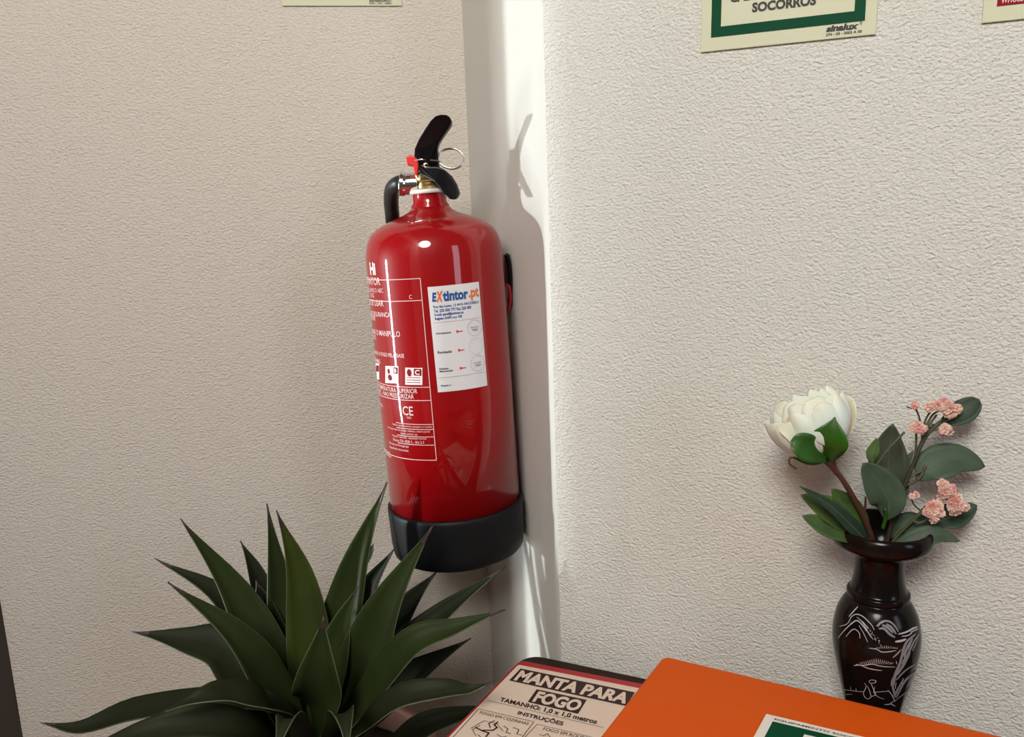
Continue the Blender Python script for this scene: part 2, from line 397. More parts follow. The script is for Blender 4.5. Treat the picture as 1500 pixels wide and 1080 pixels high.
obj('neck_collar', *lathe([(.0225, .414), (.0222, .420), (.0195, .424), (.0190, .4345), (.0195, .4355)], 40), M['red'], ex, world=False)
obj('neck_ring', *lathe([(.0215, .4340), (.0228, .4350), (.0228, .4378), (.0200, .4390)], 40), M['white_ring'], ex, world=False)
vb = obj('valve_body', *lathe([(.0150, .4475), (.0165, .4490), (.0165, .4570), (.0150, .4600), (.0150, .4660), (.0110, .4690), (.0110, .4800), (.0090, .4820)], 32), M['brass'], ex, world=False)
def ey(x, y, dy=0): return at_y(x, y, EY+dy)
# horizontal chrome hose coupling at the left
obj('coupling_barrel', *tube([ey(612, 269), ey(650, 269)], .0118, n=2, m=28), M['brass'], ex)
obj('hose_fitting', *tube([ey(613, 269), ey(606, 269), ey(600, 269.5), ey(593, 269.5), ey(586, 269)], lambda t: .0138 if t > .72 else .0122, n=16, m=28), M['chrome'], ex)
obj('hose', *tube([ey(592, 268, -.003), ey(584, 269, -.001), ey(575, 277, .012), ey(573, 295, .035), ey(575, 320, .060), ey(578, 360, .072), ey(590, 480, .080), ey(606, 640, .080)], .0088, n=60, m=16), M['hose'], ex)
def plate(pxs, y0, y1, name, m, bevel=.003, parent=ex, lean=None):
    """outline of the lever seen from the front, with a width; lean(y) = how far that point reaches out into the room"""
    n_ = len(pxs); V = []
    for dy in (y0, y1):
        for x, y in pxs:
            p = ey(x, y, (y0+(lean(y) if lean else 0))); V.append(p+Vector((0, dy-y0, 0)))
    f = [tuple(range(n_))[::-1], tuple(range(n_, 2*n_))]+[(i, (i+1) % n_, n_+(i+1) % n_, n_+i) for i in range(n_)]
    return obj(name, V, f, m, parent, smooth=False, bevel=bevel, seg=3)
def smooth_outline(P, n=40):
    Q = spline([Vector((x, y, 0)) for x, y in P+[P[0]]], n); return [(q.x, q.y) for q in Q[:-1]]
plate([(606, 233), (607, 218), (613, 204), (622, 189), (630, 177), (637, 170), (645, 167.5), (654, 168), (660, 172), (662, 179), (658, 187), (650, 198), (643, 209), (640.5, 217), (641, 230), (643, 243), (640, 252), (624, 252), (612, 246)], -.012, .006, 'squeeze_lever', M['blackp'], .0035, lean=lambda y: -.046*max(0, 236-y)/68)
plate([(611, 240), (622, 243), (640, 243), (652, 249), (662, 258), (669, 270), (673, 282), (671, 289), (665, 292.5), (657, 291), (651, 286), (645, 276), (636, 266), (622, 258), (612, 253)], -.015, .003, 'carry_handle', M['blackp'], .004, lean=lambda y: -.036*max(0, y-250)/42)
obj('valve_block', *prism([ey(610, 246, -.009), ey(642, 246, -.009), ey(640, 262, -.009), ey(611, 262, -.009)], (0, 0, 0), (0, .018, 0)), M['steel'], ex, smooth=False, bevel=.001)
sp = obj('safety_pin', *tube([ey(604, 236, -.0155), ey(622, 233.5, -.0175), ey(643, 236, -.0165), ey(646, 238, -.0145)], .0011, n=14, m=8), M['chrome'], ex)
rc = ey(661.5, 233, -.012)
ring = []
for i in range(36):
    a = 2*math.pi*i/36
    ring.append(rc+Vector((math.cos(a)*.0142, math.sin(a)*.004, math.sin(a)*.0112+math.cos(a)*-.001)))
obj('pull_ring', *tube(ring, .0008, m=8, smoothpath=False, closed=True), M['chrome'], sp)
obj('pull_ring', *tube([p+Vector((-.0004, -.0012, .0008)) for p in ring], .0007, m=8, smoothpath=False, closed=True), M['chrome'], sp)
obj('pivot_rivet', *tube([ey(624, 240, -.0165), ey(624, 240, -.010)], .0022, n=2, m=14), M['chrome'], ex)
obj('pivot_plate', *prism([ey(617, 231, -.013), ey(634, 230.5, -.013), ey(634, 233, -.013), ey(617, 233.5, -.013)], (0, -.0012, 0), (0, 0, 0)), M['chrome'], ex, smooth=False)
plate([(594, 230), (600, 227), (612, 229), (613, 243), (612, 257), (607, 256), (605, 244), (596, 242)], -.017, -.011, 'tamper_seal', M['seal'], .0015)
# clear joint screws on the coupling
obj('coupling_screw', *tube([ey(612, 258, -.014), ey(612, 258, -.009)], .0022, n=2, m=12), M['chrome'], ex)

def hit_rev(x, y, Minv, rad, zlo, zhi):
    o = Minv @ CAM; d = (Minv.to_3x3() @ ray(x, y)); t = .4
    prev = None
    while t < 1.3:
        p = o+d*t; zz = min(max(p.z, zlo), zhi)
        if math.hypot(p.x, p.y) < rad(zz): break
        t += .0004
    if t >= 1.3:   # miss: nearest approach
        best = min((math.hypot((o+d*s).x, (o+d*s).y), s) for s in [.4+.001*i for i in range(900)]); p = o+d*best[1]
    return math.atan2(p.y, p.x), p.z
def ch(x, y):
    a, z = hit_rev(x, y, EI, lambda z: ER, 0, .5)
    return Vector((a if a < 1.6 else a-2*math.pi, z, 0))
def cp(az, d=.0004): return Vector(((ER+d)*math.cos(az.x), (ER+d)*math.sin(az.x), az.y))
def csheet(q, d, n=14, mvv=8):
    V = [cp(bil(q, i/n, j/mvv), d) for j in range(mvv+1) for i in range(n+1)]
    Fc = [(j*(n+1)+i, j*(n+1)+i+1, (j+1)*(n+1)+i+1, (j+1)*(n+1)+i) for j in range(mvv) for i in range(n)]
    return V, Fc
def cq(q, u0, v0, u1, v1): return [bil(q, u0, v0), bil(q, u1, v0), bil(q, u1, v1), bil(q, u0, v1)]
def ctextq(s, q, d=.0008, **k):
    uv, F_, a = textdata(s, **k); return [cp(bil(q, u, 1-v), d) for u, v in uv], F_
def ctext_r(s, px, py, h, **k):
    """right aligned at pixel, baseline there, cap height h (m)"""
    uv, F_, a = textdata(s, **k); c = ch(px, py); wd = a*h*.85
    return [cp(Vector((c.x-(1-u)*wd/ER, c.y+v*h, 0)), .0005) for u, v in uv], F_
def cline(pa, pb, wd, n=16):
    V, Fc = [], []
    d = Vector(((pb.x-pa.x)*ER, pb.y-pa.y, 0)).normalized(); s = Vector((-d.y/ER, d.x, 0))*wd/2
    for i in range(n+1):
        p = pa.lerp(pb, i/n); V += [cp(p+s, .0005), cp(p-s, .0005)]
    Fc = [(2*i, 2*i+1, 2*i+3, 2*i+2) for i in range(n)]
    return V, Fc
# printed instruction panel (white line work on the red enamel)
aR = (ch(615, 408).x+ch(640, 673).x)/2; aL = aR-1.55
zs = [ch(*p).y for p in ((615, 408), (618, 440), (629, 567), (631, 586.5), (639.5, 674))]
parts = [cline(Vector((aL, z, 0)), Vector((aR, z, 0)), .0008, 30) for z in zs]
parts.append(cline(Vector((aR, zs[0], 0)), Vector((aR, zs[-1], 0)), .0008))
for (x, y) in ((634.6, 621.7), (635, 629), (635.5, 640), (636, 652)):
    z = ch(x, y).y; parts.append(cline(Vector((aR-.62, z, 0)), Vector((aR, z, 0)), .0007))
obj('panel_rule', *join(*parts), M['wprint'], ex, world=False, smooth=False)
tx = [ctext_r('EXTINTOR', 558, 418, .0085, bold=.01), ctext_r('PO QUIMICO ABC', 562, 430, .0055), ctext_r('6 KG', 549, 436, .005),
      ctext_r('C', 604, 438, .0045), ctext_r('MODO DE USAR', 563, 449, .007, bold=.01), ctext_r('PUXE A CAVILHA DE SEGURANCA', 573, 465, .0055, bold=.01),
      ctext_r('PREMIR', 551, 470, .005), ctext_r('PRESSIONE O MANIPULO', 587, 493.5, .0062, bold=.01), ctext_r('FORTE', 552, 498, .005),
      ctext_r('DIRIJA O JATO PARA O FOGO PELA BASE', 593, 526, .0058, bold=.01), ctext_r('DAS CHAMAS', 558, 533, .005, bold=.01),
      ctext_r('NAO USAR A TEMPERATURA SUPERIOR', 612, 576.5, .0052, bold=.01), ctext_r('A 60 C - NAO PRESSURIZAR', 607, 584.5, .0052, bold=.01),
      ctext_r('CE', 606, 609, .0105, bold=.01), ctext_r('0062', 603, 613.5, .0025), ctext_r('CARGA', 562, 597, .004),
      ctext_r('Verificar periodicamente a pressao e o estado', 633, 627.5, .0032), ctext_r('Recarregar depois de qualquer utilizacao, mesmo parcial', 630, 634.5, .003),
      ctext_r('Agente extintor: po', 612, 639, .0032), ctext_r('Propulsor: azoto N2 - capacidade nominal', 625, 645, .0032),
      ctext_r('Eficacia 27A 183B C - EN 3-7', 622, 650.5, .0032), ctext_r('Fabricado em Portugal por', 600, 657, .0036), ctext_r('Equipamento sob pressao', 599, 663, .0036),
      ctext_r('Manter seco', 572, 665, .0036), ctext_r('Nao furar', 574, 671, .0036)]
for td in tx: obj('lettering', *td, M['wprint'], ex, world=False, smooth=False)
lg = [ctext_r('Hi', 551.5, 403, .014, bold=.04)]
def cblk(x0, y0, x1, y1, d=.0004): return csheet([ch(x0, y0), ch(x1, y0+ .5), ch(x1, y1+.5), ch(x0, y1)], d, 6, 2)
lg += [cblk(545, 532, 556, 556), cblk(565, 536, 584, 561), cblk(594, 538.5, 619, 563.5)]
obj('lettering', *lg[0], M['wprint2'], ex, world=False, smooth=False)
for td in lg[1:]: obj('pictogram', *td, M['wprint2'], ex, world=False, smooth=False)
pr = [cblk(606.5, 540, 617.5, 550, .0008), cblk(577, 538, 583, 547, .0008), cblk(552, 535, 555.5, 544, .0008)]
def blob(x, y, rx, ry, d=.0009):
    c = ch(x, y); V = [cp(c+Vector((rx*math.cos(a)/ER, ry*math.sin(a), 0)), d) for a in [2*math.pi*i/14 for i in range(14)]]; return V, [tuple(range(14))]
pr += [blob(600, 546, .0028, .0042), blob(572, 553, .0035, .0035), blob(570, 544, .002, .003), blob(551, 549, .002, .004)]
for yy in (553, 556.5, 560): pr.append(cline(ch(596, yy), ch(616, yy+.5), .0007, 4))
for td in pr: obj('pictogram_print', *td, M['redprint'], ex, world=False, smooth=False)
for td in (ctextq('C', [ch(608.5, 541.5), ch(615.5, 541.8), ch(615.5, 549), ch(608.5, 548.7)], .0012, bold=.03),
    ctextq('B', [ch(578, 539.5), ch(582, 539.7), ch(582, 546), ch(578, 545.8)], .0012, bold=.02)): obj('pictogram_letter', *td, M['wprint2'], ex, world=False, smooth=False)
# inspection sticker
Q = [ch(626.2, 420.7), ch(700.8, 412.7), ch(713.3, 564.7), ch(641.6, 574.8)]
sk = obj('inspection_sticker', *csheet(Q, .0005, 20, 10), M['sticker'], ex, world=False)
sk['label'] = 'white inspection sticker'
def stt(s, u0, v0, u1, v1, **k_): return ctextq(s, cq(Q, u0, v0, u1, v1), .0010, **k_)
obj('blue_lettering', *join(stt('E', .06, .055, .15, .14, shear=.2, bold=.05), stt('tintor', .26, .05, .74, .145, bold=.04),
    stt('Rua das Lages, 12 4410 ARCOZELO', .07, .175, .95, .205, bold=.02), stt('Tel. 220 000 777 Fax 220 000', .07, .212, .78, .24, bold=.02),
    stt('E-mail: geral@extintor.pt', .08, .25, .62, .28, bold=.03), stt('Registo ANPC n.o 100', .08, .287, .58, .317, bold=.03)), M['blue'], sk, world=False, smooth=False)
for td in (stt('X', .13, .045, .27, .145, shear=.25, bold=.05), stt('.pt', .75, .05, .97, .165, bold=.03)): obj('orange_lettering', *td, M['orange_ink'], sk, world=False, smooth=False)
obj('black_lettering', *join(stt('Carregamento', .07, .428, .35, .452, bold=.02), stt('Revisado', .07, .605, .33, .63, bold=.02),
    stt('Próxima', .07, .765, .24, .785, bold=.02), stt('Manutenção', .07, .79, .32, .812, bold=.02), stt('Etiqueta nº', .07, .93, .26, .95, bold=.02)), M['ink'], sk, world=False, smooth=False)
arr = []
for v in (.435, .613, .785):
    P = [(.45, v-.012), (.50, v), (.57, v), (.57, v+.008), (.50, v+.008), (.45, v+.016)]
    arr.append(([cp(bil(Q, *p), .0010) for p in P], [tuple(range(6))]))
obj('red_arrow', *join(*arr), M['seal'], sk, world=False, smooth=False)
gl = [cline(bil(Q, .05, .335), bil(Q, .97, .335), .0003), cline(bil(Q, .03, .86), bil(Q, .97, .86), .0003)]
for j, (v, d) in enumerate(((.425, 1), (.60, 0), (.765, 1))):
    c = bil(Q, .82, v); n = 44
    for i in range(n):
        if d and i % 2: continue
        a0 = 2*math.pi*i/n; a1 = 2*math.pi*(i+1)/n; rr = .0088
        gl.append(cline(c+Vector((rr*math.cos(a0)/ER, rr*math.sin(a0), 0)), c+Vector((rr*math.cos(a1)/ER, rr*math.sin(a1), 0)), .0007 if d else .0002, 1))
    if d: gl += [stt('VÁLIDO', .72, v-.018, .90, v, bold=.02), stt('2024', .76, v+.008, .88, v+.028, bold=.04)]
obj('stamp', *[join(*[( [Vector(p)*1.0 for p in V], f) for V, f in gl])][0], M['grey'], sk, world=False, smooth=False)
for o_ in ex.children_recursive:
    if o_.name.startswith('stamp'):
        for v in o_.data.vertices:
            rr = math.hypot(v.co.x, v.co.y); v.co.x *= (ER+.0011)/rr; v.co.y *= (ER+.0011)/rr

# wall bracket, seen to the right of the cylinder
wb = empty('wall_bracket', EM @ Vector((.05, .06, .31)))
tag(wb, 'small metal wall bracket with strap catch peeking out right of the extinguisher', 'bracket')
def el(x, y, z): return EM @ Vector((x, y, z))
def wpt(X, z, off): # point on the left wall plane
    p = A+dl*((X-A.x)/dl.x)+nl*off; return Vector((p.x, p.y, z))
zc = (EM @ Vector((0, 0, .31))).z
obj('back_plate', *prism([wpt(-.10, 0, 0.0005), wpt(-.052, 0, .0005), wpt(-.052, 0, .004), wpt(-.10, 0, .004)], (0, 0, zc-.03), (0, 0, zc+.045)), M['steel'], wb, smooth=False, bevel=.001)
obj('strap', *join(*[(lambda a0, a1: prism([el((ER+.002)*math.cos(a0), (ER+.002)*math.sin(a0), .300), el((ER+.0035)*math.cos(a0), (ER+.0035)*math.sin(a0), .300), el((ER+.0035)*math.cos(a1), (ER+.0035)*math.sin(a1), .300), el((ER+.002)*math.cos(a1), (ER+.002)*math.sin(a1), .300)], (0, 0, 0), (0, 0, .018)))(R(18+i*9), R(27+i*9)) for i in range(13)]), M['steel'], wb, smooth=False)
obj('catch', *prism([el(.070, .034, 0), el(.0845, .030, 0), el(.0835, .046, 0), el(.070, .050, 0)], (0, 0, .318), (0, 0, .352)), M['steel'], wb, smooth=False, bevel=.001)
obj('catch_lever', *tube([el(.0835, .022, .358), el(.086, .024, .350), el(.0865, .026, .325), el(.084, .030, .295)], .0028, n=16, m=8), M['blackp'], wb)
obj('catch_lever', *tube([el(.080, .020, .322), el(.0845, .022, .318), el(.0845, .024, .300), el(.080, .026, .288)], .002, n=12, m=8), M['pack'], wb)

# ---------------- agave in planter ----------------
GC = at_z(452, 1092, .72)
pl = empty('potted_agave', (GC.x, GC.y, 0))
tag(pl, 'dark green artificial agave with pointed leaves in a terracotta planter below the extinguisher', 'plant')
prof = [(.105, 0), (.110, .004), (.140, .655), (.148, .658), (.150, .685), (.146, .688), (.136, .686), (.133, .62)]
obj('planter', *lathe(prof, 56), M['terra'], pl, world=False)
obj('soil', *lathe([(.134, .64), (.134, .655), (.05, .664), (.01, .665)], 32), M['soil'], pl, world=False)
obj('crown_stem', *lathe([(.028, .66), (.026, .70), (.012, .735), (.004, .745)], 20), M['agave_d'], pl, world=False)
def blade(name, path, wmax, m, parent, nrm_w=(.8, .7), roll=0, peak=.42, base=.5, fold=.45, tipm=None, n=26, up=None, tip_p=1.0):
    """channelled pointed leaf swept along path; two faces sharing a thin solid body"""
    S = spline(path, n); V, Fc = [], []; K = 7
    for i, p in enumerate(S):
        t = i/n
        tg = (S[min(i+1, n)]-S[max(i-1, 0)]).normalized()
        tocam = (CAM-p).normalized()
        nr_ = (Vector((0, 0, 1))*nrm_w[1]+tocam*nrm_w[0]) if up is None else Vector(up)
        nr_ = (nr_-tg*nr_.dot(tg)).normalized()
        s = tg.cross(nr_).normalized()
        if roll: q_ = Matrix.Rotation(roll, 3, tg); s = q_ @ s; nr_ = q_ @ nr_
        if t < peak: wv = base+(1-base)*math.sin(t/peak*math.pi/2)
        else:
            x = (t-peak)/(1-peak); wv = max(.018, (1-x)**1.1*(1+.9*x*(1-x))) if tip_p == 1 else max(.02, (1-x**1.35)**(1.05*tip_p))
        hw = wmax*wv/2
        for k_ in range(K):
            u = -1+2*k_/(K-1); V.append(p+s*hw*u+nr_*hw*fold*(u*u*1.2-abs(u)*.1-.5))
    for i in range(n):
        for k_ in range(K-1):
            Fc.append((i*K+k_, i*K+k_+1, (i+1)*K+k_+1, (i+1)*K+k_))
    return V, Fc
nleaf = 0
def agave(px, depths, wpx, m='agave', **k):
    """px: pixels from low on the leaf to its tip; depths: Y of each"""
    path = [GC+Vector((0, 0, -.025))+(at_y(px[0][0], px[0][1], depths[0])-GC)*.10]+[at_y(x, y, d) for (x, y), d in zip(px, depths)]
    wd = .93*wpx*depths[0]/FPX
    V, Fc = blade('leaf', path, wd, M[m], pl, **k)
    o_ = obj('leaf', V, Fc, M[m], pl, solid=.0011)
    # pale leaf margin and brown tip
    o_.data.materials.append(M['agave_edge']); o_.data.materials.append(M['agave_tip'])
    nF = 6; tot = len(Fc)//nF
    for i, p in enumerate(o_.data.polygons):
        if i//nF >= tot-2: p.material_index = 2
    o_.modifiers['s'].material_offset_rim = 1
    return o_
gy = GC.y
agave([(432, 985), (412, 870), (391, 738)], (gy+.03, gy+.05, gy+.06), 72)
agave([(455, 980), (440, 850), (405, 748)], (gy+.015, gy+.03, gy+.03), 74, 'agave_y')
agave([(400, 985), (345, 870), (264, 760)], (gy+.0, gy+.01, gy+.0), 76)
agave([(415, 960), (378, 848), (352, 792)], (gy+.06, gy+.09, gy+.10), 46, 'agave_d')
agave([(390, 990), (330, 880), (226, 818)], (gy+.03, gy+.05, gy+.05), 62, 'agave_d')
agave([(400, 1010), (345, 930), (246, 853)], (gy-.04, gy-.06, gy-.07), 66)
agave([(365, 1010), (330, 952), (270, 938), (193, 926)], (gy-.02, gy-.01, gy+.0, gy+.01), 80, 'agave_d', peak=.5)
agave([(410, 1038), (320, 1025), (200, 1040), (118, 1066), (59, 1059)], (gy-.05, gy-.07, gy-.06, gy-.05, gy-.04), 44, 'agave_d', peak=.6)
agave([(405, 1040), (340, 1018), (290, 1022), (224, 1050)], (gy-.09, gy-.13, gy-.15, gy-.15), 66, 'agave_d', peak=.35, nrm_w=(.5, 1))
agave([(380, 1075), (300, 1058), (200, 1075), (100, 1110)], (gy-.10, gy-.13, gy-.14, gy-.14), 60, 'agave_d', peak=.5)
agave([(485, 975), (520, 830), (567, 706)], (gy+.03, gy+.045, gy+.04), 74)
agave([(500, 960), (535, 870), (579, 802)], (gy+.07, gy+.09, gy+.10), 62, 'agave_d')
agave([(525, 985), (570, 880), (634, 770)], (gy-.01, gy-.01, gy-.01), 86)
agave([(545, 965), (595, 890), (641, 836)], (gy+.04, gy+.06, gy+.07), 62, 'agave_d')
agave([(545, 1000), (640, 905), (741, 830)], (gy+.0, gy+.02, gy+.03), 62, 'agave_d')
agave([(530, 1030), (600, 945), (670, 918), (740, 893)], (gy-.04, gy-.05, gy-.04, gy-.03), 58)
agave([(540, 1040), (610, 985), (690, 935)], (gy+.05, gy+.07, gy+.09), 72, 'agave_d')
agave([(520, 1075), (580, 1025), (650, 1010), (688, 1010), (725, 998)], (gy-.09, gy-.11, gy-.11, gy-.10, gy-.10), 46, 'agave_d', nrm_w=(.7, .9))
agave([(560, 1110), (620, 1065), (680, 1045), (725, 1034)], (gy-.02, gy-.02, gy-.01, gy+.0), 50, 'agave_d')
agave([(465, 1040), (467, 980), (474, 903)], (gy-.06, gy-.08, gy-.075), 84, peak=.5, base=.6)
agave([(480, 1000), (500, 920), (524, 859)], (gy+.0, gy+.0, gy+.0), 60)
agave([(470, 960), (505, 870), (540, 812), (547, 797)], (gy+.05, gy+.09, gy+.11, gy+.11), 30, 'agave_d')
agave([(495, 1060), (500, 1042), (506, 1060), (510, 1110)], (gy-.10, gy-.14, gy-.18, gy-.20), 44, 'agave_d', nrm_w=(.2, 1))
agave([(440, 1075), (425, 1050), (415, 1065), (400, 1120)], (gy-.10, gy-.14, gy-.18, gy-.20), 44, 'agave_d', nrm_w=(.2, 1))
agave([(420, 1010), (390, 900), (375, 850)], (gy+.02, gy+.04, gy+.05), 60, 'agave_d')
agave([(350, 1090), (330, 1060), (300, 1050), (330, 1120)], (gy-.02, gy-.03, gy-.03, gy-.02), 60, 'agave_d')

# ---------------- vase ----------------
vx = None
for i in range(400):   # ground point .052 in front of the right wall whose column sits at the photo's place
    s = .25+i*.0005; p = B+dr*s+nr*.052; p.z = .90; d = p-CAM; x = 750+FPX*d.dot(cR)/d.dot(cF)
    if x >= 1281.5: vx = p; break
va = empty('vase', (vx.x, vx.y, TZ))
tag(va, 'black glazed vase with silver painted landscape standing against the wall behind the orange case', 'vase')
vprof = [(.024, 0), (.029, .002), (.030, .008), (.026, .016), (.0225, .025), (.0220, .038), (.0245, .055), (.0290, .075), (.0332, .094), (.0360, .110), (.0368, .123), (.0358, .134), (.0332, .1455), (.0285, .155), (.0245, .1595),
         (.0258, .1610), (.0263, .1633), (.0258, .1657), (.0238, .1672), (.0222, .172), (.0208, .180), (.0202, .190), (.0208, .199), (.0228, .2025), (.0268, .2050), (.0325, .2070), (.0380, .2095), (.0412, .2130), (.0426, .2180), (.0423, .2230), (.0408, .2262), (.0390, .2275), (.0372, .2265)]
inner = [(.0350, .2235), (.0280, .2170), (.0205, .2080), (.0165, .198), (.0165, .185), (.019, .172), (.025, .155), (.031, .13), (.025, .07), (.016, .03), (.003, .028)]
def fine(prof, k=4):
    S = spline([Vector((r, z, 0)) for r, z in prof], (len(prof)-1)*k); return [(q.x, q.y) for q in S]
vfine = fine(vprof)
vo = obj('body', *lathe(vfine+fine(inner, 2), 72), M['vase'], va, world=False)
VI = root_m(va).inverted()
def vr(z):
    for (r0, z0), (r1, z1) in zip(vfine[:-1], vfine[1:]):
        if z0 <= z <= z1: return r0+(r1-r0)*(z-z0)/max(z1-z0, 1e-9)
    return .03
def vh(x, y): a, z = hit_rev(x, y, VI, vr, 0, .2275); return Vector((a, z, 0))
def vp(c, d=.00035): return Vector(((vr(c.y)+d)*math.cos(c.x), (vr(c.y)+d)*math.sin(c.x), c.y))
def vstroke(P, wpx, n=None):
    wd = wpx*.00048; H = [vh(*p) for p in P]
    H = spline(H, n or 4*len(P)); V = []
    for i, c in enumerate(H):
        d = H[min(i+1, len(H)-1)]-H[max(i-1, 0)]; r_ = vr(c.y); dd = Vector((d.x*r_, d.y, 0))
        if dd.length < 1e-9: dd = Vector((1, 0, 0))
        dd.normalize(); s = Vector((-dd.y/r_, dd.x, 0))*wd/2*(1-.5*abs(2*i/(len(H)-1)-1)**3)
        V += [vp(c+s), vp(c-s)]
    return V, [(2*i, 2*i+1, 2*i+3, 2*i+2) for i in range(len(H)-1)]
def c7(*P): return [(1210+x/6.35, 880+y/6.35) for x, y in P]
sv, sd = [], []
for P, w_ in (((115, 350, 180, 270, 250, 205, 290, 185, 330, 215, 390, 290, 420, 340), 2.0), ((130, 240, 200, 215, 240, 150, 290, 125, 350, 150, 420, 220, 450, 270), 1.5),
              ((190, 335, 230, 285, 270, 265, 310, 300, 320, 350), 1.5), ((215, 150, 260, 100, 300, 55), 2.0), ((290, 150, 340, 200, 400, 300, 440, 360), 1.2),
              ((310, 230, 350, 300, 390, 385), 1.2), ((340, 190, 400, 260), 1.6)):
    sv.append(vstroke(c7(*zip(P[::2], P[1::2])), w_))
random.seed(3)
for i in range(26):
    t = i/25; x = 365+140*t+random.uniform(-16, 16); y = 240+160*t+random.uniform(-18, 18); sv.append(vstroke(c7((x, y), (x+8, y+7)), 1.1, 2))
for P, w_ in (((470, 235, 520, 195, 580, 190, 630, 225, 670, 290), 3), ((490, 260, 540, 260, 590, 310, 640, 340), 4), ((560, 215, 610, 250, 650, 310), 3.5), ((480, 240, 500, 210, 540, 195), 3),
              ((520, 225, 560, 240, 600, 275, 620, 300), 4)):
    sd.append(vstroke(c7(*zip(P[::2], P[1::2])), w_))
for P, w_ in (((670, 310, 740, 290, 800, 260, 845, 240), 3), ((640, 380, 700, 370, 740, 355), 4), ((780, 290, 830, 270, 850, 260), 2), ((700, 330, 760, 320, 800, 290), 2),
              ((400, 440, 470, 450, 520, 475, 600, 470, 650, 460), 1.6), ((260, 605, 320, 600, 380, 625, 450, 640, 520, 650), 2), ((280, 590, 350, 600, 430, 590, 500, 605, 640, 615), 1.8),
              ((170, 830, 230, 835, 300, 845, 350, 845), 1.0), ((440, 850, 520, 845, 585, 840), 1.2), ((360, 765, 375, 800, 350, 860, 370, 905, 400, 910, 430, 880), 1.2),
              ((385, 790, 410, 850, 420, 900), 1.2), ((400, 745, 430, 735, 465, 745, 450, 765, 410, 765, 400, 745), 1.2), ((420, 770, 440, 820, 460, 870, 430, 890), 1.4), ((455, 800, 445, 850, 480, 890, 540, 915), 1.0),
              ((180, 820, 180, 870, 250, 870), .9), ((230, 800, 235, 835), .9), ((280, 815, 285, 840), .9), ((570, 830, 590, 850, 620, 890), 1.2), ((540, 965, 590, 960, 630, 930), 2), ((600, 960, 640, 980), 1.5)):
    sv.append(vstroke(c7(*zip(P[::2], P[1::2])), w_))
for i in range(13):
    x = 470+i*15; sv.append(vstroke(c7((x, 445), (x+(i-6)*2.5, 415+abs(i-6)*4)), 1.0, 2))
for i in range(17):
    x = 330+i*17; sv.append(vstroke(c7((x, 590), (x+(i-8)*2.6, 535+abs(i-8)*5)), 1.1, 2))
for P, w_ in (((830, 310, 790, 340, 750, 380, 720, 440, 700, 520, 680, 600, 650, 680, 615, 740, 605, 790), 5), ((860, 310, 820, 370, 780, 450, 740, 540, 700, 620, 660, 690), 5),
              ((800, 350, 750, 440, 720, 520), 6), ((850, 340, 830, 400, 800, 460), 3), ((690, 560, 660, 640, 640, 700, 620, 800), 6), ((820, 590, 760, 630, 700, 680, 650, 740), 4),
              ((840, 640, 800, 680, 740, 740, 690, 820, 650, 900), 5), ((720, 720, 690, 780, 660, 830, 640, 880), 5), ((850, 690, 820, 760, 760, 830, 690, 890, 640, 930), 3), ((610, 780, 630, 850, 640, 900), 4),
              ((690, 460, 660, 490, 620, 530), 3), ((780, 480, 740, 560, 700, 640), 4)):
    (sd if w_ > 4.5 else sd).append(vstroke(c7(*zip(P[::2], P[1::2])), w_))
for P in ((700, 450, 650, 500), (650, 560, 655, 590), (780, 400, 760, 450), (740, 500, 700, 590), (690, 640, 640, 700), (760, 700, 700, 780), (800, 720, 740, 800), (650, 760, 640, 820), (820, 420, 800, 470), (610, 880, 640, 940)):
    sv.append(vstroke(c7((P[0], P[1]), (P[2], P[3])), 1.3, 3))
a1 = obj('painted_scene', *join(*sv), M['vprint'], vo, world=False, smooth=False)
a2 = obj('painted_rocks', *join(*sd), M['vprint_d'], vo, world=False, smooth=False)

# ---------------- flowers ----------------
vtop = root_m(va) @ Vector((0, 0, .228)); FY = vtop.y
def fy(x, y, d=0): return at_y(x, y, FY+d)
def fleaf(parent, P, dep, wpx, m, roll=0, peak=.45, fold=.22, base=.08, tip_p=.75, **k):
    path = [fy(x, y, d) for (x, y), d in zip(P, dep)]
    V, Fc = blade('leaf', path, wpx*.00055, M[m], parent, nrm_w=(1, .3), roll=roll, peak=peak, fold=fold, base=base, n=20, tip_p=tip_p)
    o_ = obj('leaf', V, Fc, M[m], parent, solid=.0005)
    S = spline(path, 20)
    vv = []
    for i in range(1, 17):
        pp = Vector(V[i*7+3]); vv.append(pp+(CAM-pp).normalized()*.0006)
    I = root_m(parent); 
    obj('leaf_vein', *tube(vv, lambda t: .00045*(1-t*.7), n=16, m=5, smoothpath=False), M['vein'], o_)
    return o_

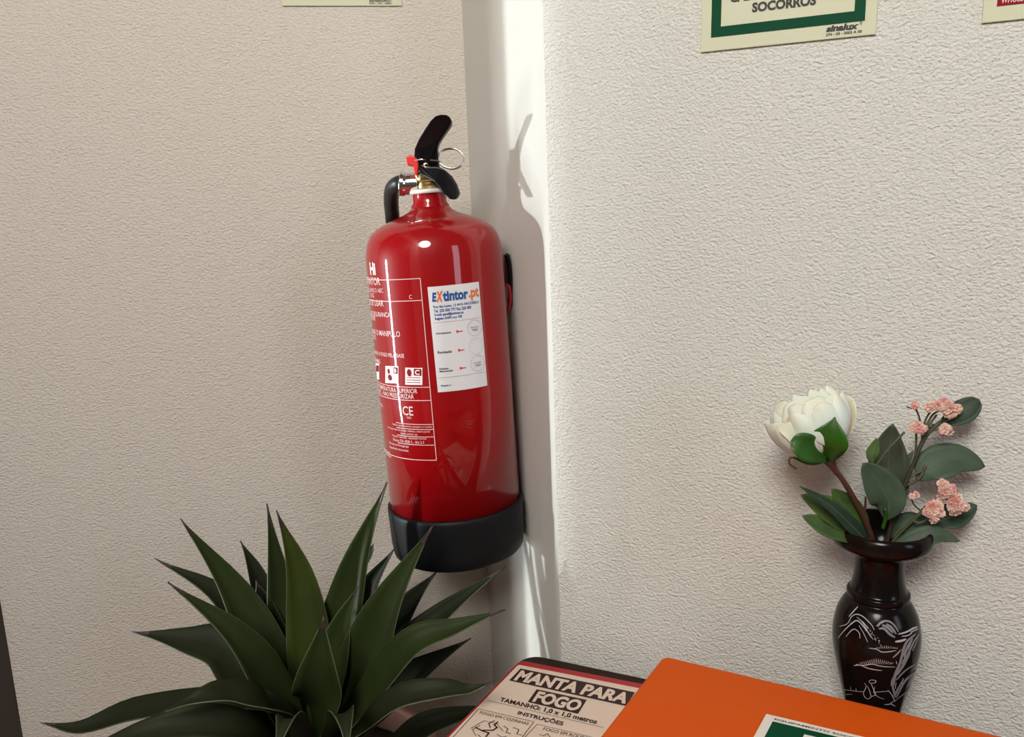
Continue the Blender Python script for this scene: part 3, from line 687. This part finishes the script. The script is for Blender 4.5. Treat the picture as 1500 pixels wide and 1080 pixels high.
# white flower
FC = fy(1188, 622, -.012)
wf = empty('white_flower', FC)
tag(wf, 'cream white artificial flower with green sepals on a brown stem at left of the vase', 'flower')
calyx = fy(1211, 668, -.014)
axis = ((FC-calyx).normalized()+Vector((0, .25, .15))).normalized()
ax1 = axis.cross(Vector((0, 1, 0))).normalized(); ax2 = axis.cross(ax1).normalized()
FB = calyx+axis*.001
random.seed(11)
def petal(az, rho, th0, th1, dphi, flare, ruf):
    """sheet over a ball: grows from the calyx side round towards the open side, lip ruffled"""
    V, Fc = [], []; nu, nv = 12, 10; ph = random.uniform(0, 6)
    for j in range(nv+1):
        t = j/nv; th = th0+(th1-th0)*t
        shape = math.sin(min(1, t*.95+.16)*math.pi*.60)*(1 if t < .85 else 1-.12*(t-.85)/.15)
        for i in range(nu+1):
            u = -1+2*i/nu; phi = az+u*dphi*shape*(1+.45*t)
            lip = (t**3)*ruf*(math.sin(u*6+ph)+.6*math.sin(u*11+ph*2))*.0016
            notch = -abs(u)**4*.22*t+.05*math.cos(u*3+ph)*t
            r_ = rho*(1+.07*abs(u)*math.cos(ph))+flare*t**3*.010+lip
            thh = th+notch+lip*9
            rd = ax1*math.cos(phi)+ax2*math.sin(phi)
            V.append(BC-axis*r_*math.cos(thh)*.92+rd*r_*math.sin(thh))
    for j in range(nv):
        for i in range(nu): Fc.append((j*(nu+1)+i, j*(nu+1)+i+1, (j+1)*(nu+1)+i+1, (j+1)*(nu+1)+i))
    return V, Fc
BC = calyx+axis*.031
for n_, rho, t1_, dp, fl_, rf in ((5, .016, 2.95, 1.0, 0, 1.2), (6, .0225, 2.85, 1.0, .1, 1.6), (6, .0270, 2.65, 1.0, .1, 2.0), (7, .0300, 2.4, .95, .15, 2.3), (7, .0318, 2.05, .9, .25, 2.6)):
    off = random.uniform(0, 1)
    for i in range(n_):
        V, Fc = petal(2*math.pi*(i+off)/n_+random.uniform(-.15, .15), rho*random.uniform(.96, 1.05), .12, t1_*random.uniform(.92, 1.06), dp, fl_, rf)
        obj('petal', V, Fc, M['petal'], wf, solid=.0004, sub=1)
def sepal(P, dep, w_, m='sepal', **k):
    path = [fy(x, y, d) for (x, y), d in zip(P, dep)]
    V, Fc = blade('s', path, w_*.0006, M[m], wf, nrm_w=(1, .1), peak=.5, base=.4, fold=.18, n=16, **k)
    return obj('sepal', V, Fc, M[m], wf, solid=.0006)
sepal([(1214, 670), (1190, 660), (1172, 651), (1158, 647)], (-.020, -.036, -.042, -.040), 38, tip_p=.5)
sepal([(1208, 674), (1212, 654), (1218, 634), (1223, 611)], (-.020, -.036, -.042, -.040), 50)
sepal([(1212, 672), (1195, 675), (1178, 674), (1160, 671)], (-.018, -.024, -.026, -.024), 13)
sepal([(1214, 672), (1222, 664), (1231, 652)], (-.012, -.014, -.012), 12)
obj('sepal_curl', *tube([fy(1165, 670, -.024), fy(1157, 672, -.024), fy(1157, 680, -.024), fy(1167, 687, -.024)], .0007, n=14, m=6), M['stem_b'], wf)
obj('calyx', *tube([fy(1208, 665, -.014), fy(1214, 674, -.016), fy(1220, 684, -.016), fy(1226, 695, -.016)], lambda t: .0052*(1-t)**1.2+.0019, n=12, m=12), M['stem_b'], wf)
obj('stem', *tube([fy(1216, 678, -.016), fy(1240, 712, -.014), fy(1262, 752, -.008), fy(1277, 790, -.002), fy(1284, 830, .006), fy(1290, 880, .010)], lambda t: .0023+.0007*t, n=28, m=10), M['stem_b'], wf)
obj('side_stem', *tube([fy(1263, 757, -.008), fy(1267, 745, -.010), fy(1268, 728, -.012)], lambda t: .0016*(1-.5*t), n=10, m=8), M['stem_b'], wf)
fleaf(wf, [(1268, 788), (1240, 762), (1205, 742), (1173, 725)], (-.002, -.008, -.012, -.014), 48, 'leaf_l')
fleaf(wf, [(1268, 792), (1240, 776), (1208, 770), (1175, 756)], (-.004, -.012, -.018, -.02), 46, 'leaf_l')
fleaf(wf, [(1274, 792), (1258, 765), (1238, 738), (1218, 716)], (.0, -.004, -.006, -.008), 40, 'leaf_l', peak=.55)
fleaf(wf, [(1276, 800), (1250, 772), (1215, 740), (1171, 712)], (-.006, -.018, -.026, -.028), 24, 'leaf_d', peak=.35)
# pink sprig
pf = empty('pink_flower_sprig', fy(1300, 800, 0))
tag(pf, 'sprig of small pink blossoms with grey green oval leaves at right in the vase', 'flower')
obj('stem', *tube([fy(1290, 880, .008), fy(1292, 830, .004), fy(1303, 780, -.002), fy(1318, 730, -.006), fy(1336, 685, -.008), fy(1352, 645, -.008), fy(1368, 622, -.008)], lambda t: .0023-.0010*t, n=36, m=10), M['stem_o'], pf)
def stalk(P, dep, r=.0009, m='stem_g'):
    obj('stalk', *tube([fy(x, y, d) for (x, y), d in zip(P, dep)], r, n=12, m=6), M[m], pf)
stalk([(1330, 700), (1352, 690), (1344, 705), (1346, 700)], (-.007, -.01, -.01, -.01), .0012)
stalk([(1327, 712), (1345, 702), (1352, 690), (1356, 682)], (-.006, -.008, -.01, -.01), .0014)
stalk([(1350, 650), (1352, 632), (1356, 615), (1363, 603)], (-.008,)*4)
stalk([(1354, 640), (1362, 622), (1372, 608)], (-.008,)*3)
stalk([(1352, 640), (1358, 622), (1368, 606), (1385, 600)], (-.008,)*4)
stalk([(1350, 628), (1346, 610), (1341, 598)], (-.009,)*3)
stalk([(1341, 600), (1334, 598), (1328, 596)], (-.009,)*3, .0006)
stalk([(1358, 638), (1370, 630), (1386, 628)], (-.009,)*3)
stalk([(1340, 670), (1342, 650), (1342, 632)], (-.009,)*3)
stalk([(1338, 680), (1350, 650), (1362, 632), (1378, 618)], (-.008,)*4, .0018, 'leaf_o')
stalk([(1284, 682), (1300, 660), (1325, 633)], (-.014, -.016, -.018), .0010)
stalk([(1298, 806), (1320, 780), (1345, 755), (1362, 738), (1385, 728)], (-.004, -.010, -.016, -.018, -.020), .0014)
stalk([(1335, 762), (1348, 766), (1362, 758)], (-.014, -.018, -.02), .0010)
stalk([(1350, 750), (1338, 738), (1333, 722)], (-.016, -.016, -.016), .0007)
stalk([(1293, 775), (1298, 755), (1296, 745)], (-.014, -.018, -.02), .0016, 'sepal')
fleaf(pf, [(1316, 742), (1302, 705), (1303, 660), (1308, 621)], (.002, .004, .006, .006), 60, 'leaf_o', peak=.5)
fleaf(pf, [(1298, 762), (1302, 735), (1285, 705), (1264, 679)], (-.016, -.020, -.020, -.018), 56, 'leaf_g', peak=.5, tip_p=.55)
fleaf(pf, [(1278, 680), (1277, 668), (1281, 655), (1284, 642)], (-.014,)*4, 18, 'leaf_l', peak=.5)
fleaf(pf, [(1345, 704), (1362, 685), (1400, 672), (1443, 684)], (-.008, -.010, -.012, -.016), 56, 'leaf_g', peak=.5, tip_p=.6)
fleaf(pf, [(1376, 622), (1396, 612), (1416, 600), (1434, 585)], (-.006, -.006, -.008, -.010), 38, 'leaf_d', peak=.62, tip_p=.4)
fleaf(pf, [(1368, 768), (1385, 760), (1408, 752), (1431, 740)], (-.006, -.008, -.008, -.010), 42, 'leaf_d', peak=.5, tip_p=.6)
fleaf(pf, [(1306, 790), (1322, 772), (1345, 766), (1372, 768)], (-.002, -.006, -.008, -.010), 38, 'leaf_d', peak=.5)
fleaf(pf, [(1298, 808), (1330, 797), (1370, 783), (1406, 793)], (-.012, -.022, -.026, -.026), 34, 'leaf_g', peak=.5)
fleaf(pf, [(1322, 735), (1318, 722), (1322, 690), (1338, 660)], (-.002, .0, .002, .002), 26, 'leaf_o')
# florets: crumpled five-petalled blossoms, shared meshes
def floret_mesh(seed, m):
    random.seed(seed); V, Fc = [], []
    for lay in range(3):
        n_ = 5 if lay < 2 else 4
        for i in range(n_):
            a = 2*math.pi*(i+.5*lay)/n_+random.uniform(-.2, .2); r_ = (.0040, .0033, .0020)[lay]; h = (.0004, .0014, .0024)[lay]
            d = Vector((math.cos(a), math.sin(a), 0)); s = Vector((-d.y, d.x, 0)); k_ = len(V)
            V += [Vector((0, 0, h*.4)), d*r_*.6-s*r_*.50+Vector((0, 0, h+random.uniform(0, .0012))), d*r_*1.0-s*r_*.35+Vector((0, 0, h+random.uniform(-.0006, .0012))),
                  d*r_*1.12+Vector((0, 0, h+random.uniform(-.0006, .001))), d*r_*1.0+s*r_*.35+Vector((0, 0, h+random.uniform(-.0006, .0012))), d*r_*.6+s*r_*.50+Vector((0, 0, h+random.uniform(0, .0012))), d*r_*.55+Vector((0, 0, h*.7))]
            Fc += [(k_, k_+1, k_+6), (k_+1, k_+2, k_+6), (k_+2, k_+3, k_+6), (k_+3, k_+4, k_+6), (k_+4, k_+5, k_+6), (k_+5, k_, k_+6)]
    me = bpy.data.meshes.new('floret'); me.from_pydata([tuple(v) for v in V], [], Fc); me.materials.append(m)
    for p in me.polygons: p.use_smooth = False
    return me
FM = [floret_mesh(s, M['pink'] if s % 3 else M['pink_d']) for s in range(5, 11)]
PI_ = root_m(pf).inverted(); random.seed(21)
def cluster(cx, cy, rx, ry, n_, dep, size=1.0):
    for i in range(n_):
        for _ in range(20):
            u, v = random.uniform(-1, 1), random.uniform(-1, 1)
            if u*u+v*v < 1: break
        bulge = math.sqrt(max(0, 1-u*u-v*v))*.008
        p = fy(cx+u*rx, cy+v*ry, dep-bulge)
        o_ = bpy.data.objects.new('floret', random.choice(FM)); C.objects.link(o_); o_.parent = pf
        o_.location = PI_ @ p
        dirv = ((CAM-p).normalized()+cR*u*.8-cU*v*.8).normalized()
        o_.rotation_euler = (dirv.to_track_quat('Z', 'Y') @ Matrix.Rotation(random.uniform(0, 6), 3, 'Z').to_quaternion()).to_euler()
        s_ = size*random.uniform(.85, 1.15); o_.scale = (s_, s_, s_*1.3)
cluster(1372, 594, 15, 7, 12, -.010); cluster(1392, 600, 11, 8, 9, -.010, .95)
cluster(1345, 628, 9, 6, 6, -.012, .9); cluster(1385, 629, 6, 5, 5, -.012, .9)
cluster(1339, 594, 2, 2, 2, -.010, .8)
cluster(1386, 717, 13, 11, 12, -.022); cluster(1402, 738, 12, 11, 12, -.022); cluster(1370, 750, 13, 13, 14, -.024)
cluster(1339, 727, 5, 5, 3, -.018, .6)
